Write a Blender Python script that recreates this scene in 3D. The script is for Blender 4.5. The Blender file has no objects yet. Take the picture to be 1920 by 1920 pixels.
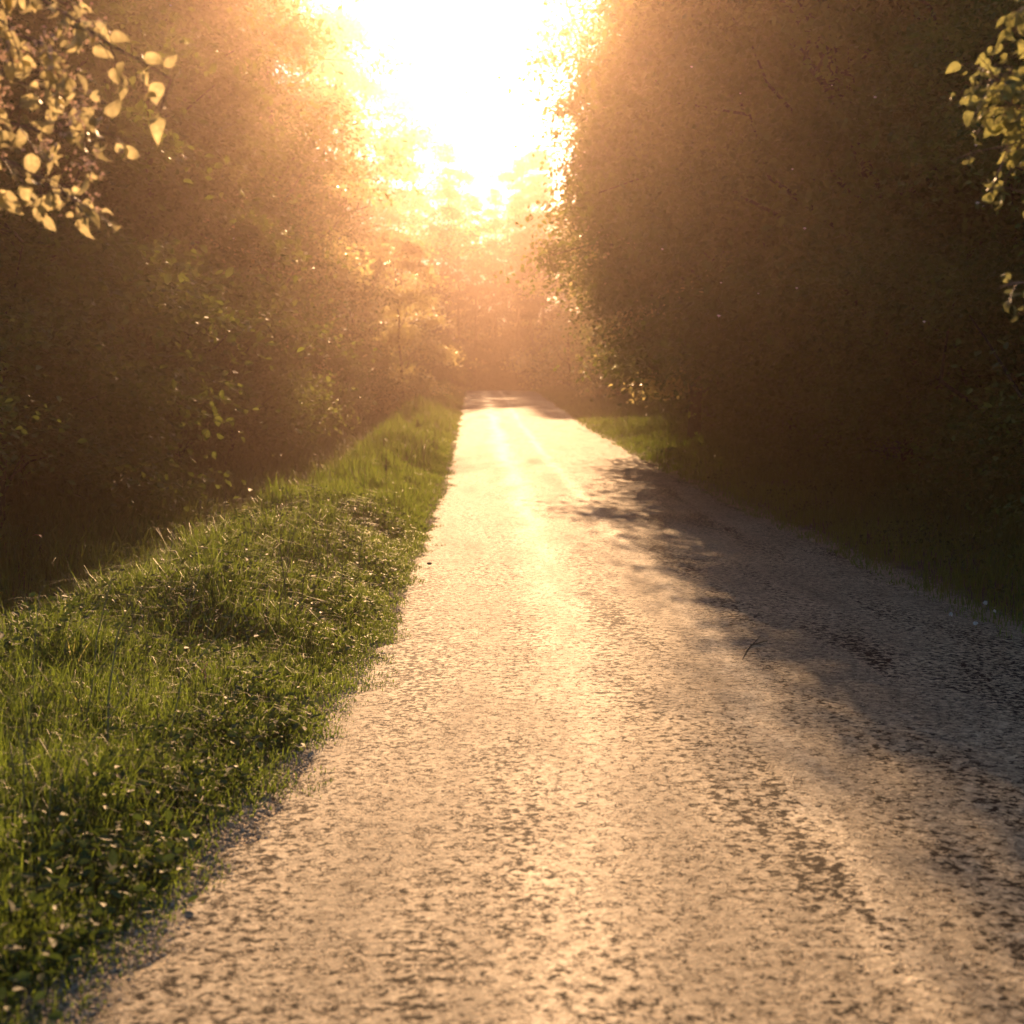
import bpy, math, random
import numpy as np
from mathutils import Vector

random.seed(7)
R = math.radians
sc = bpy.context.scene
col = sc.collection

# ------------------------------------------------------------------ camera
cam_data = bpy.data.cameras.new('camera')
cam_data.lens = 50.4
cam_data.sensor_width = 36
cam_data.clip_start = 0.05
cam_data.clip_end = 3000
cam_data.dof.use_dof = True
cam_data.dof.focus_distance = 8.5
cam_data.dof.aperture_fstop = 3.2
cam = bpy.data.objects.new('camera', cam_data)
col.objects.link(cam)
cam.location = (0, 0, 1.48)
cam.rotation_euler = (R(90 - 4.55), 0, 0)
sc.camera = cam

# ------------------------------------------------------------------ light
SUN_EL, SUN_AZ = 19.5, -1.4           # degrees above the horizon, degrees right of straight ahead
world = bpy.data.worlds.new('World')
sc.world = world
world.use_nodes = True
wn = world.node_tree
for n in list(wn.nodes): wn.nodes.remove(n)
sky = wn.nodes.new('ShaderNodeTexSky')
sky.sky_type = 'NISHITA'
sky.sun_disc = False
sky.sun_elevation = R(SUN_EL)
sky.sun_rotation = R(SUN_AZ)
sky.dust_density = .6
sky.ozone_density = 3.0
bg = wn.nodes.new('ShaderNodeBackground')
bg.inputs['Strength'].default_value = 0.08
wo = wn.nodes.new('ShaderNodeOutputWorld')
wn.links.new(sky.outputs[0], bg.inputs[0])
wn.links.new(bg.outputs[0], wo.inputs[0])

sun_data = bpy.data.lights.new('sun', 'SUN')
sun_data.energy = 5.0
sun_data.angle = R(0.55)
sun_data.color = (1.0, 0.58, 0.28)
sun = bpy.data.objects.new('sun', sun_data)
col.objects.link(sun)
sd = Vector((math.sin(R(SUN_AZ)) * math.cos(R(SUN_EL)), math.cos(R(SUN_AZ)) * math.cos(R(SUN_EL)), math.sin(R(SUN_EL))))
sun.rotation_euler = sd.to_track_quat('Z', 'Y').to_euler()
sun.location = (0, 0, 60)

sc.view_settings.view_transform = 'Standard'
sc.view_settings.look = 'None'
sc.view_settings.gamma = 1
sc.view_settings.use_curve_mapping = False
sc.view_settings.exposure = 1.2
sc.render.engine = 'CYCLES'
cy = sc.cycles
cy.use_denoising = True
cy.max_bounces = 5
cy.diffuse_bounces = 3
cy.glossy_bounces = 2
cy.transmission_bounces = 4
cy.transparent_max_bounces = 4
cy.volume_bounces = 0
cy.caustics_reflective = False
cy.caustics_refractive = False
cy.sample_clamp_indirect = 4.0

# ------------------------------------------------------------------ helpers
def mesh_obj(name, verts, faces, mat, parent=None, smooth=False, attr=None):
    """verts (n,3); faces: list of (m,k) integer arrays of equal-sided faces, or one array"""
    if isinstance(faces, np.ndarray): faces = [faces]
    me = bpy.data.meshes.new(name)
    verts = np.asarray(verts, dtype=np.float32)
    idx = np.concatenate([f.reshape(-1) for f in faces]).astype(np.int32)
    tot = np.concatenate([np.full(len(f), f.shape[1], dtype=np.int32) for f in faces])
    start = np.concatenate([[0], np.cumsum(tot)[:-1]]).astype(np.int32)
    me.vertices.add(len(verts)); me.vertices.foreach_set('co', verts.reshape(-1))
    me.loops.add(len(idx)); me.loops.foreach_set('vertex_index', idx)
    me.polygons.add(len(tot)); me.polygons.foreach_set('loop_start', start)
    if attr:
        for k, v in attr.items():
            a = me.attributes.new(k, 'FLOAT', 'POINT')
            a.data.foreach_set('value', np.asarray(v, dtype=np.float32))
    me.update(calc_edges=True)
    me.validate()
    if smooth:
        me.polygons.foreach_set('use_smooth', np.ones(len(me.polygons), dtype=bool))
    me.materials.append(mat)
    o = bpy.data.objects.new(name, me)
    col.objects.link(o)
    if parent is not None: o.parent = parent
    return o

def tag(o, label=None, cat=None, group=None, kind=None):
    if label: o['label'] = label
    if cat: o['category'] = cat
    if group: o['group'] = group
    if kind: o['kind'] = kind
    return o

def empty(name, loc, rz=0.0):
    e = bpy.data.objects.new(name, None)
    e.empty_display_size = 0.2
    col.objects.link(e)
    e.location = loc
    e.rotation_euler = (0, 0, rz)
    return e

def copy_tree(o, parent=None):
    c = o.copy(); col.objects.link(c); c.parent = parent
    for ch in o.children: copy_tree(ch, c)
    return c

def tube(points, radii, sides=7):
    """tapered tube along points; returns verts, quads"""
    P = np.asarray(points, float); n = len(P)
    T = np.gradient(P, axis=0); T /= np.linalg.norm(T, axis=1)[:, None] + 1e-9
    ref = np.array([0.31, 0.17, 0.93]) if abs(T[0][2]) < .8 else np.array([1, .1, 0.])
    U = np.cross(T, ref); U /= np.linalg.norm(U, axis=1)[:, None] + 1e-9
    V = np.cross(T, U)
    a = np.linspace(0, 2 * math.pi, sides, endpoint=False)
    ring = np.cos(a)[None, :, None] * U[:, None, :] + np.sin(a)[None, :, None] * V[:, None, :]
    vs = (P[:, None, :] + ring * np.asarray(radii)[:, None, None]).reshape(-1, 3)
    f = []
    for i in range(n - 1):
        for j in range(sides):
            k = (j + 1) % sides
            f.append((i * sides + j, i * sides + k, (i + 1) * sides + k, (i + 1) * sides + j))
    return vs, np.array(f)

class Acc:
    def __init__(s): s.v = []; s.f = []; s.n = 0
    def add(s, v, f): s.v.append(v); s.f.append(f + s.n); s.n += len(v)
    def get(s): return np.concatenate(s.v), np.concatenate(s.f)

def hash01(ix, iy, seed=0):
    h = np.sin(ix * 127.1 + iy * 311.7 + seed * 74.7) * 43758.5453
    return h - np.floor(h)
def vnoise(x, y, seed=0):
    x = np.asarray(x, float); y = np.asarray(y, float)
    x0 = np.floor(x); y0 = np.floor(y); fx = x - x0; fy = y - y0
    fx = fx * fx * (3 - 2 * fx); fy = fy * fy * (3 - 2 * fy)
    a = hash01(x0, y0, seed); b = hash01(x0 + 1, y0, seed); c = hash01(x0, y0 + 1, seed); d = hash01(x0 + 1, y0 + 1, seed)
    return (a * (1 - fx) + b * fx) * (1 - fy) + (c * (1 - fx) + d * fx) * fy

# ------------------------------------------------------------------ lie of the land
_py = np.array([-60, 0, 12, 20, 30, 44, 60, 77, 84, 95, 120, 200, 900.])
_pz = np.array([0, 0, 0, .03, .21, .60, 1.15, 1.80, 1.86, 1.5, 0.4, 0, 0.])
_cx = np.array([.6, .62, .96, 1.14, 1.21, 1.12, .98, .70, .31, -.10, -.58, -1.0, -2.3, -9, -60, -500.])
_cy = np.array([-60, 0, 3.2, 5, 8.2, 13, 21, 30, 44, 60, 77, 84, 95, 120, 200, 900.])
_dy = np.arange(-60, 900, 1.0)
def _sm(xs, ys):
    v = np.interp(_dy, xs, ys); k = np.hanning(11); k /= k.sum()
    return np.convolve(np.pad(v, 2, mode='edge'), np.array([.1, .2, .4, .2, .1]), mode='valid')
_PZ = _sm(_py, _pz); _CX = _sm(_cy, _cx)
def prof(y): return np.interp(y, _dy, _PZ)
def cx(y): return np.interp(y, _dy, _CX)
HALF = 2.0
def lat(x, y): return x - cx(y)
def gz(x, y):
    """height of the ground"""
    x = np.asarray(x, float); y = np.asarray(y, float)
    l = lat(x, y); z = prof(y)
    s = np.abs(l) - HALF
    # left: verge slightly proud, then a ditch, then the wood floor
    left = np.interp(s, [-2, -.3, 0, .35, 1.0, 1.6, 2.5, 3.2, 5.0, 30, 400], [.04, .015, .012, .03, .09, .05, -.62, -.66, -.15, .3, 3.])
    right = np.interp(s, [-2, -.3, 0, .35, 1.4, 2.4, 3.2, 5.5, 30, 400], [.04, .015, .012, .03, .10, .16, .10, .3, .8, 3.])
    z = z + np.where(l < 0, left, right)
    z = z + np.where(s > .2, 1, 0) * (vnoise(x * 1.3, y * 1.3, 3) - .5) * .07
    return z

# ------------------------------------------------------------------ materials
def new_mat(name):
    m = bpy.data.materials.new(name); m.use_nodes = True
    nt = m.node_tree
    for n in list(nt.nodes): nt.nodes.remove(n)
    return m, nt
def N(nt, t, **k):
    n = nt.nodes.new(t)
    for a, b in k.items():
        if a.startswith('i_'):
            n.inputs[a[2:].replace('_', ' ')].default_value = b
        else: setattr(n, a, b)
    return n
def ramp(nt, stops, interp='LINEAR'):
    r = nt.nodes.new('ShaderNodeValToRGB'); r.color_ramp.interpolation = interp
    e = r.color_ramp.elements
    while len(e) > 1: e.remove(e[-1])
    e[0].position = stops[0][0]; e[0].color = (*stops[0][1], 1)
    for p, c in stops[1:]:
        x = e.new(p); x.color = (*c, 1)
    return r
def g(v): return (v, v, v)

def leaf_material(name, dark, light, trans, tmix=0.45, rough=0.45, spec=0.5):
    m, nt = new_mat(name); L = nt.links
    at = N(nt, 'ShaderNodeAttribute', attribute_name='tone')
    r = ramp(nt, [(0, dark), (1, light)])
    L.new(at.outputs['Fac'], r.inputs[0])
    p = N(nt, 'ShaderNodeBsdfPrincipled'); p.inputs['Roughness'].default_value = rough
    p.inputs['Specular IOR Level'].default_value = spec
    L.new(r.outputs[0], p.inputs['Base Color'])
    t = N(nt, 'ShaderNodeBsdfTranslucent')
    r2 = ramp(nt, [(0, tuple(c * .6 for c in trans)), (1, trans)])
    L.new(at.outputs['Fac'], r2.inputs[0]); L.new(r2.outputs[0], t.inputs['Color'])
    mx = N(nt, 'ShaderNodeMixShader'); mx.inputs[0].default_value = tmix
    L.new(p.outputs[0], mx.inputs[1]); L.new(t.outputs[0], mx.inputs[2])
    o = N(nt, 'ShaderNodeOutputMaterial'); L.new(mx.outputs[0], o.inputs[0])
    return m
def blotchy(m, scale=70.):
    nt = m.node_tree; L = nt.links
    tc = N(nt, 'ShaderNodeTexCoord'); n1 = N(nt, 'ShaderNodeTexNoise', i_Scale=scale, i_Detail=3.0); L.new(tc.outputs['Object'], n1.inputs['Vector'])
    r = ramp(nt, [(.3, g(.72)), (.7, g(1.3))]); L.new(n1.outputs[0], r.inputs[0])
    for n in list(nt.nodes):
        if n.type in ('BSDF_PRINCIPLED', 'BSDF_TRANSLUCENT'):
            sk = n.inputs[0]; src = sk.links[0].from_socket
            mx = N(nt, 'ShaderNodeMix', data_type='RGBA', blend_type='MULTIPLY'); mx.inputs[0].default_value = 1
            L.new(src, mx.inputs[6]); L.new(r.outputs[0], mx.inputs[7]); L.new(mx.outputs[2], sk)
    return m
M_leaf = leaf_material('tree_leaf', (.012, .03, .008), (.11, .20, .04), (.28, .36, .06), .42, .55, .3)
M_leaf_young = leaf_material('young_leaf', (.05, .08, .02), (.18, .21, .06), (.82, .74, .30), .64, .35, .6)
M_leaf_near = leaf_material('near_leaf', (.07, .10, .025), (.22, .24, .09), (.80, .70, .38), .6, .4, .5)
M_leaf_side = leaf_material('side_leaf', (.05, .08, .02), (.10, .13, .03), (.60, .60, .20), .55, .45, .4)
M_grass = leaf_material('grass_blade', (.012, .042, .010), (.07, .135, .026), (.26, .38, .05), .48, .5, .4)
M_herb = leaf_material('herb_leaf', (.022, .055, .018), (.045, .085, .022), (.12, .19, .03), .25, .6, .25)
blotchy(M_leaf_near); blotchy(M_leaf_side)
M_needle = leaf_material('conifer_leaf', (.012, .025, .010), (.03, .055, .02), (.06, .07, .02), .2, .6, .2)

def bark_material():
    m, nt = new_mat('bark'); L = nt.links
    tc = N(nt, 'ShaderNodeTexCoord'); mp = N(nt, 'ShaderNodeMapping'); mp.inputs['Scale'].default_value = (9, 9, 1.4)
    L.new(tc.outputs['Object'], mp.inputs[0])
    n1 = N(nt, 'ShaderNodeTexNoise', i_Scale=3.0, i_Detail=6.0); L.new(mp.outputs[0], n1.inputs['Vector'])
    r = ramp(nt, [(.3, (.022, .021, .012)), (.7, (.085, .078, .045))]); L.new(n1.outputs[0], r.inputs[0])
    b = N(nt, 'ShaderNodeBump', i_Strength=.8, i_Distance=.03); L.new(n1.outputs[0], b.inputs['Height'])
    p = N(nt, 'ShaderNodeBsdfPrincipled', i_Roughness=.9); L.new(r.outputs[0], p.inputs['Base Color']); L.new(b.outputs[0], p.inputs['Normal'])
    o = N(nt, 'ShaderNodeOutputMaterial'); L.new(p.outputs[0], o.inputs[0])
    return m
M_bark = bark_material()

def twig_material():
    m, nt = new_mat('twig'); L = nt.links
    n1 = N(nt, 'ShaderNodeTexNoise', i_Scale=60.0)
    r = ramp(nt, [(.3, (.10, .055, .03)), (.7, (.22, .13, .07))]); L.new(n1.outputs[0], r.inputs[0])
    p = N(nt, 'ShaderNodeBsdfPrincipled', i_Roughness=.6); L.new(r.outputs[0], p.inputs['Base Color'])
    o = N(nt, 'ShaderNodeOutputMaterial'); L.new(p.outputs[0], o.inputs[0])
    return m
M_twig = twig_material()

def blossom_material():
    m, nt = new_mat('blossom'); L = nt.links
    at = N(nt, 'ShaderNodeAttribute', attribute_name='tone')
    r = ramp(nt, [(0, (.55, .38, .27)), (1, (.82, .66, .52))]); L.new(at.outputs['Fac'], r.inputs[0])
    p = N(nt, 'ShaderNodeBsdfPrincipled', i_Roughness=.6); L.new(r.outputs[0], p.inputs['Base Color'])
    t = N(nt, 'ShaderNodeBsdfTranslucent'); t.inputs[0].default_value = (.7, .5, .35, 1)
    mx = N(nt, 'ShaderNodeMixShader'); mx.inputs[0].default_value = .4
    L.new(p.outputs[0], mx.inputs[1]); L.new(t.outputs[0], mx.inputs[2])
    o = N(nt, 'ShaderNodeOutputMaterial'); L.new(mx.outputs[0], o.inputs[0])
    return m
M_blossom = blossom_material()

def road_material():
    m, nt = new_mat('worn_chipped_asphalt'); L = nt.links
    geo = N(nt, 'ShaderNodeNewGeometry')
    lt = N(nt, 'ShaderNodeAttribute', attribute_name='lat')
    # large worn patches
    n1 = N(nt, 'ShaderNodeTexNoise', i_Scale=.9, i_Detail=4.0); L.new(geo.outputs['Position'], n1.inputs['Vector'])
    mp = N(nt, 'ShaderNodeMapping'); mp.inputs['Scale'].default_value = (1.6, .22, 1)
    L.new(geo.outputs['Position'], mp.inputs[0])
    n2 = N(nt, 'ShaderNodeTexNoise', i_Scale=1.5, i_Detail=3.0); L.new(mp.outputs[0], n2.inputs['Vector'])
    # stone chips
    nw = N(nt, 'ShaderNodeTexNoise', i_Scale=35.0, i_Detail=2.0); L.new(geo.outputs['Position'], nw.inputs['Vector'])
    add = N(nt, 'ShaderNodeVectorMath', operation='MULTIPLY_ADD'); add.inputs[1].default_value = (.022, .022, .022)
    L.new(nw.outputs['Color'], add.inputs[0]); L.new(geo.outputs['Position'], add.inputs[2])
    v = N(nt, 'ShaderNodeTexVoronoi', i_Scale=50.0, feature='DISTANCE_TO_EDGE'); L.new(add.outputs[0], v.inputs['Vector'])
    vc = N(nt, 'ShaderNodeTexVoronoi', i_Scale=50.0, feature='F1'); L.new(add.outputs[0], vc.inputs['Vector'])
    # pits: where chips are missing
    n3 = N(nt, 'ShaderNodeTexNoise', i_Scale=30.0, i_Detail=4.0, i_Roughness=.65); L.new(geo.outputs['Position'], n3.inputs['Vector'])
    pit = N(nt, 'ShaderNodeMapRange'); pit.inputs['From Min'].default_value = .545; pit.inputs['From Max'].default_value = .60
    bias = N(nt, 'ShaderNodeMath', operation='MULTIPLY_ADD'); bias.inputs[1].default_value = .55; bias.inputs[2].default_value = -.275
    L.new(n2.outputs[0], bias.inputs[0])
    a2 = N(nt, 'ShaderNodeMath', operation='ADD'); L.new(n3.outputs[0], a2.inputs[0]); L.new(bias.outputs[0], a2.inputs[1])
    a3 = N(nt, 'ShaderNodeMath', operation='ADD'); L.new(a2.outputs[0], a3.inputs[0])
    L.new(a3.outputs[0], pit.inputs['Value'])
    # colours
    r1 = ramp(nt, [(0, (.18, .155, .10)), (.5, (.34, .295, .195)), (1, (.60, .52, .35))]); L.new(vc.outputs['Color'], r1.inputs[0])
    gap = N(nt, 'ShaderNodeMapRange'); gap.inputs['From Min'].default_value = .16; gap.inputs['From Max'].default_value = .04
    L.new(v.outputs['Distance'], gap.inputs['Value'])
    n4 = N(nt, 'ShaderNodeTexNoise', i_Scale=20.0, i_Detail=4.0, i_Roughness=.7); L.new(geo.outputs['Position'], n4.inputs['Vector'])
    gm = N(nt, 'ShaderNodeMapRange'); gm.inputs['From Min'].default_value = .47; gm.inputs['From Max'].default_value = .60; L.new(n4.outputs[0], gm.inputs['Value'])
    gp = N(nt, 'ShaderNodeMath', operation='MULTIPLY'); L.new(gap.outputs[0], gp.inputs[0]); L.new(gm.outputs[0], gp.inputs[1])
    # worn wheel lane paler
    tone = ramp(nt, [(.25, g(.62)), (.75, g(1.25))]); L.new(n2.outputs[0], tone.inputs[0])
    t2 = ramp(nt, [(.3, g(.8)), (.7, g(1.15))]); L.new(n1.outputs[0], t2.inputs[0])
    m1 = N(nt, 'ShaderNodeMix', data_type='RGBA', blend_type='MULTIPLY'); m1.inputs[0].default_value = 1
    L.new(r1.outputs[0], m1.inputs[6]); L.new(tone.outputs[0], m1.inputs[7])
    m2 = N(nt, 'ShaderNodeMix', data_type='RGBA', blend_type='MULTIPLY'); m2.inputs[0].default_value = 1
    L.new(m1.outputs[2], m2.inputs[6]); L.new(t2.outputs[0], m2.inputs[7])
    m3 = N(nt, 'ShaderNodeMix', data_type='RGBA'); L.new(gp.outputs[0], m3.inputs[0])
    L.new(m2.outputs[2], m3.inputs[6]); m3.inputs[7].default_value = (.035, .03, .026, 1)
    m4 = N(nt, 'ShaderNodeMix', data_type='RGBA'); L.new(pit.outputs[0], m4.inputs[0])
    L.new(m3.outputs[2], m4.inputs[6])
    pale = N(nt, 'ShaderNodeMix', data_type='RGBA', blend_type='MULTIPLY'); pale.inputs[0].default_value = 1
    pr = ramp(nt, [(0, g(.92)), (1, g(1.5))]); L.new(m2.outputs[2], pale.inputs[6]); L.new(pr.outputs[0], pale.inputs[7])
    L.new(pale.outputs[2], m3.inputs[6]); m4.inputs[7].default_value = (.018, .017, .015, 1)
    # height
    dark = N(nt, 'ShaderNodeMath', operation='MAXIMUM'); L.new(pit.outputs[0], dark.inputs[0]); L.new(gp.outputs[0], dark.inputs[1])
    n5 = N(nt, 'ShaderNodeTexNoise', i_Scale=120.0, i_Detail=2.0); L.new(geo.outputs['Position'], n5.inputs['Vector'])
    h1 = N(nt, 'ShaderNodeMath', operation='MULTIPLY_ADD'); h1.inputs[1].default_value = -1.0; L.new(dark.outputs[0], h1.inputs[0]); L.new(n5.outputs[0], h1.inputs[2])
    hn = N(nt, 'ShaderNodeMath', operation='MULTIPLY_ADD'); hn.inputs[1].default_value = .8; L.new(n4.outputs[0], hn.inputs[0]); L.new(h1.outputs[0], hn.inputs[2])
    b = N(nt, 'ShaderNodeBump', i_Strength=.75, i_Distance=.004); L.new(hn.outputs[0], b.inputs['Height'])
    # polished wheel track and crown: paler, smoother, fewer chips missing
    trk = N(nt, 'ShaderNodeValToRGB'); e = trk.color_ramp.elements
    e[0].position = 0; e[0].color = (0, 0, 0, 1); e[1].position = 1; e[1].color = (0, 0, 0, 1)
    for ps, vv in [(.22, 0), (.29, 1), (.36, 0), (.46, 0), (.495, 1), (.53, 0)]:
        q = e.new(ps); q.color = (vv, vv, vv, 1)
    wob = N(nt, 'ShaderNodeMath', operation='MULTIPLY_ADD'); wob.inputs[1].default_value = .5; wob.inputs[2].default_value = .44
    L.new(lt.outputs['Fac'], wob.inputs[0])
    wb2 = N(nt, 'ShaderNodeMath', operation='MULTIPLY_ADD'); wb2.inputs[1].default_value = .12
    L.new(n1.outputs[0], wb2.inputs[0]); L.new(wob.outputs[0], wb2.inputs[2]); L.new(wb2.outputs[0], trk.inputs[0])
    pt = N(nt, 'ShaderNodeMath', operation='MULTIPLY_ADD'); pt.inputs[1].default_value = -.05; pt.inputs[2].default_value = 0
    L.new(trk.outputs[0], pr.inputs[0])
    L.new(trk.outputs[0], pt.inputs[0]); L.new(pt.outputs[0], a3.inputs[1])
    p = N(nt, 'ShaderNodeBsdfPrincipled')
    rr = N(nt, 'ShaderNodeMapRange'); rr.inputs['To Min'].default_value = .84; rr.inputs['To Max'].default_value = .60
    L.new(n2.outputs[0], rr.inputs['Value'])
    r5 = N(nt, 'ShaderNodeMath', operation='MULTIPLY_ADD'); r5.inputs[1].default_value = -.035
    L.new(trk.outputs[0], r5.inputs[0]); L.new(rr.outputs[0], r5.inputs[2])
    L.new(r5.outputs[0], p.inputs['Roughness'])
    fine = ramp(nt, [(.3, g(.62)), (.7, g(1.3))]); L.new(n5.outputs[0], fine.inputs[0])
    fm = N(nt, 'ShaderNodeMix', data_type='RGBA', blend_type='MULTIPLY'); fm.inputs[0].default_value = 1
    L.new(m4.outputs[2], fm.inputs[6]); L.new(fine.outputs[0], fm.inputs[7])
    sp = N(nt, 'ShaderNodeMath', operation='MULTIPLY_ADD'); sp.inputs[1].default_value = -.22; sp.inputs[2].default_value = .24
    L.new(dark.outputs[0], sp.inputs[0]); L.new(sp.outputs[0], p.inputs['Specular IOR Level'])
    L.new(fm.outputs[2], p.inputs['Base Color']); L.new(b.outputs[0], p.inputs['Normal'])
    o = N(nt, 'ShaderNodeOutputMaterial'); L.new(p.outputs[0], o.inputs[0])
    return m
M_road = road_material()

def ground_material():
    m, nt = new_mat('soil_and_grit'); L = nt.links
    geo = N(nt, 'ShaderNodeNewGeometry')
    lt = N(nt, 'ShaderNodeAttribute', attribute_name='side')     # metres out from the road edge
    n1 = N(nt, 'ShaderNodeTexNoise', i_Scale=6.0, i_Detail=5.0); L.new(geo.outputs['Position'], n1.inputs['Vector'])
    n2 = N(nt, 'ShaderNodeTexVoronoi', i_Scale=55.0); L.new(geo.outputs['Position'], n2.inputs['Vector'])
    add = N(nt, 'ShaderNodeMath', operation='MULTIPLY_ADD'); add.inputs[1].default_value = .5; L.new(n1.outputs[0], add.inputs[0]); L.new(lt.outputs['Fac'], add.inputs[2])
    mr = N(nt, 'ShaderNodeMapRange'); mr.inputs['From Min'].default_value = .30; mr.inputs['From Max'].default_value = .5
    L.new(add.outputs[0], mr.inputs['Value'])
    grit = ramp(nt, [(0, (.12, .095, .06)), (1, (.34, .27, .17))]); L.new(n2.outputs['Color'], grit.inputs[0])
    soil = ramp(nt, [(.3, (.018, .016, .009)), (.7, (.05, .045, .022))]); L.new(n1.outputs[0], soil.inputs[0])
    mx = N(nt, 'ShaderNodeMix', data_type='RGBA'); L.new(mr.outputs[0], mx.inputs[0]); L.new(grit.outputs[0], mx.inputs[6]); L.new(soil.outputs[0], mx.inputs[7])
    b = N(nt, 'ShaderNodeBump', i_Strength=.8, i_Distance=.012); L.new(n2.outputs['Distance'], b.inputs['Height'])
    p = N(nt, 'ShaderNodeBsdfPrincipled', i_Roughness=.85); L.new(mx.outputs[2], p.inputs['Base Color']); L.new(b.outputs[0], p.inputs['Normal'])
    o = N(nt, 'ShaderNodeOutputMaterial'); L.new(p.outputs[0], o.inputs[0])
    return m
M_ground = ground_material()

def plain(name, c, rough=.7):
    m, nt = new_mat(name); L = nt.links
    n1 = N(nt, 'ShaderNodeTexNoise', i_Scale=90.0)
    r = ramp(nt, [(.3, tuple(x * .7 for x in c)), (.7, c)]); L.new(n1.outputs[0], r.inputs[0])
    p = N(nt, 'ShaderNodeBsdfPrincipled', i_Roughness=rough); L.new(r.outputs[0], p.inputs['Base Color'])
    o = N(nt, 'ShaderNodeOutputMaterial'); L.new(p.outputs[0], o.inputs[0])
    return m
M_white = plain('white_petal', (.75, .75, .72))
M_seed = plain('seed_fluff', (.8, .75, .65))
M_stone = plain('pale_stone', (.36, .30, .20))
M_darkstone = plain('dark_stone', (.03, .03, .03))
M_deadleaf = plain('dead_leaf', (.40, .20, .08))
M_straw = plain('straw_stem', (.16, .15, .06))

# ------------------------------------------------------------------ ground and road
def grid_faces(nx, ny):
    i = np.arange(nx - 1)[None, :] + (np.arange(ny - 1) * nx)[:, None]
    return np.stack([i, i + 1, i + nx + 1, i + nx], -1).reshape(-1, 4)
lats = np.concatenate([[-900, -400, -150, -60], np.linspace(-30, -8, 14), np.linspace(-7.6, -1.8, 40), [-1.2, 0, 1.2],
                       np.linspace(1.8, 7.6, 40), np.linspace(8, 30, 14), [60, 150, 400, 900]])
ys = np.concatenate([[-200, -60, -20, -8], np.arange(-4, 30, .25), np.arange(30, 130, 1.), [140, 170, 220, 300, 450, 700, 1200]])
LL, YY = np.meshgrid(lats, ys)
XX = LL + cx(YY)
ZZ = gz(XX, YY)
ZZ = np.where(np.abs(LL) < 1.75, ZZ - .06, ZZ)
gnd = mesh_obj('ground', np.stack([XX, YY, ZZ], -1).reshape(-1, 3), grid_faces(len(lats), len(ys)), M_ground, smooth=True,
               attr={'side': (np.abs(LL) - HALF).reshape(-1)})
tag(gnd, kind='structure')

u = np.concatenate([[-1.0, -.985], np.linspace(-.96, .96, 25), [.985, 1.0]])
ry = np.concatenate([np.arange(-6, 30, .08), np.arange(30, 125, .5)])
UU, RY = np.meshgrid(u, ry)
edge = HALF + (vnoise(RY * 1.1, RY * 0 + np.sign(UU) * 7, 1) - .5) * .14 + (vnoise(RY * 6, RY * 0 + np.sign(UU) * 3, 2) - .5) * .09 + (vnoise(RY * 23, RY * 0 + np.sign(UU) * 5, 2) - .5) * .05
RX = cx(RY) + UU * edge
RZ = prof(RY) + np.interp(np.abs(UU), [0, .5, .93, 1], [.045, .035, .010, .004]) + .012
RZ += (vnoise(RX * 1.2, RY * .7, 5) - .5) * .012
RZ = np.where(np.abs(UU) > .99, RZ - .03, RZ)
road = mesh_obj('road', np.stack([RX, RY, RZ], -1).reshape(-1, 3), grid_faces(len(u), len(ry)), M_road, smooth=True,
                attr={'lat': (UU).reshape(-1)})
tag(road, kind='structure')
def road_z(x, y): return float(prof(y) + .045)

# ------------------------------------------------------------------ leaf clouds
def leaf_cloud(centres, normals, size, rng, aspect=.62, fold=.0):
    """diamond leaves; returns verts, faces, tone"""
    n = len(centres)
    a = rng.normal(size=(n, 3))
    a -= (a * normals).sum(1)[:, None] * normals
    a /= np.linalg.norm(a, axis=1)[:, None] + 1e-9
    b = np.cross(normals, a)
    s = size * rng.uniform(.65, 1.25, n)
    s = s[:, None]
    w = b * s * aspect * .5; up = normals * s * .08
    p = [centres - a * s * .5, centres + w * .85 - a * s * .22 + up, centres + w * .9 + a * s * .12 + up, centres + a * s * .5 - up,
         centres - w * .9 + a * s * .12 + up, centres - w * .85 - a * s * .22 + up]
    v = np.stack(p, 1).reshape(-1, 3)
    o = np.arange(n)[:, None] * 6
    f = np.concatenate([o + np.array([[0, 1, 2, 3]]), o + np.array([[0, 3, 4, 5]])])
    tone = np.repeat(rng.uniform(0, 1, n), 6)
    return v, f, tone

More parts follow.
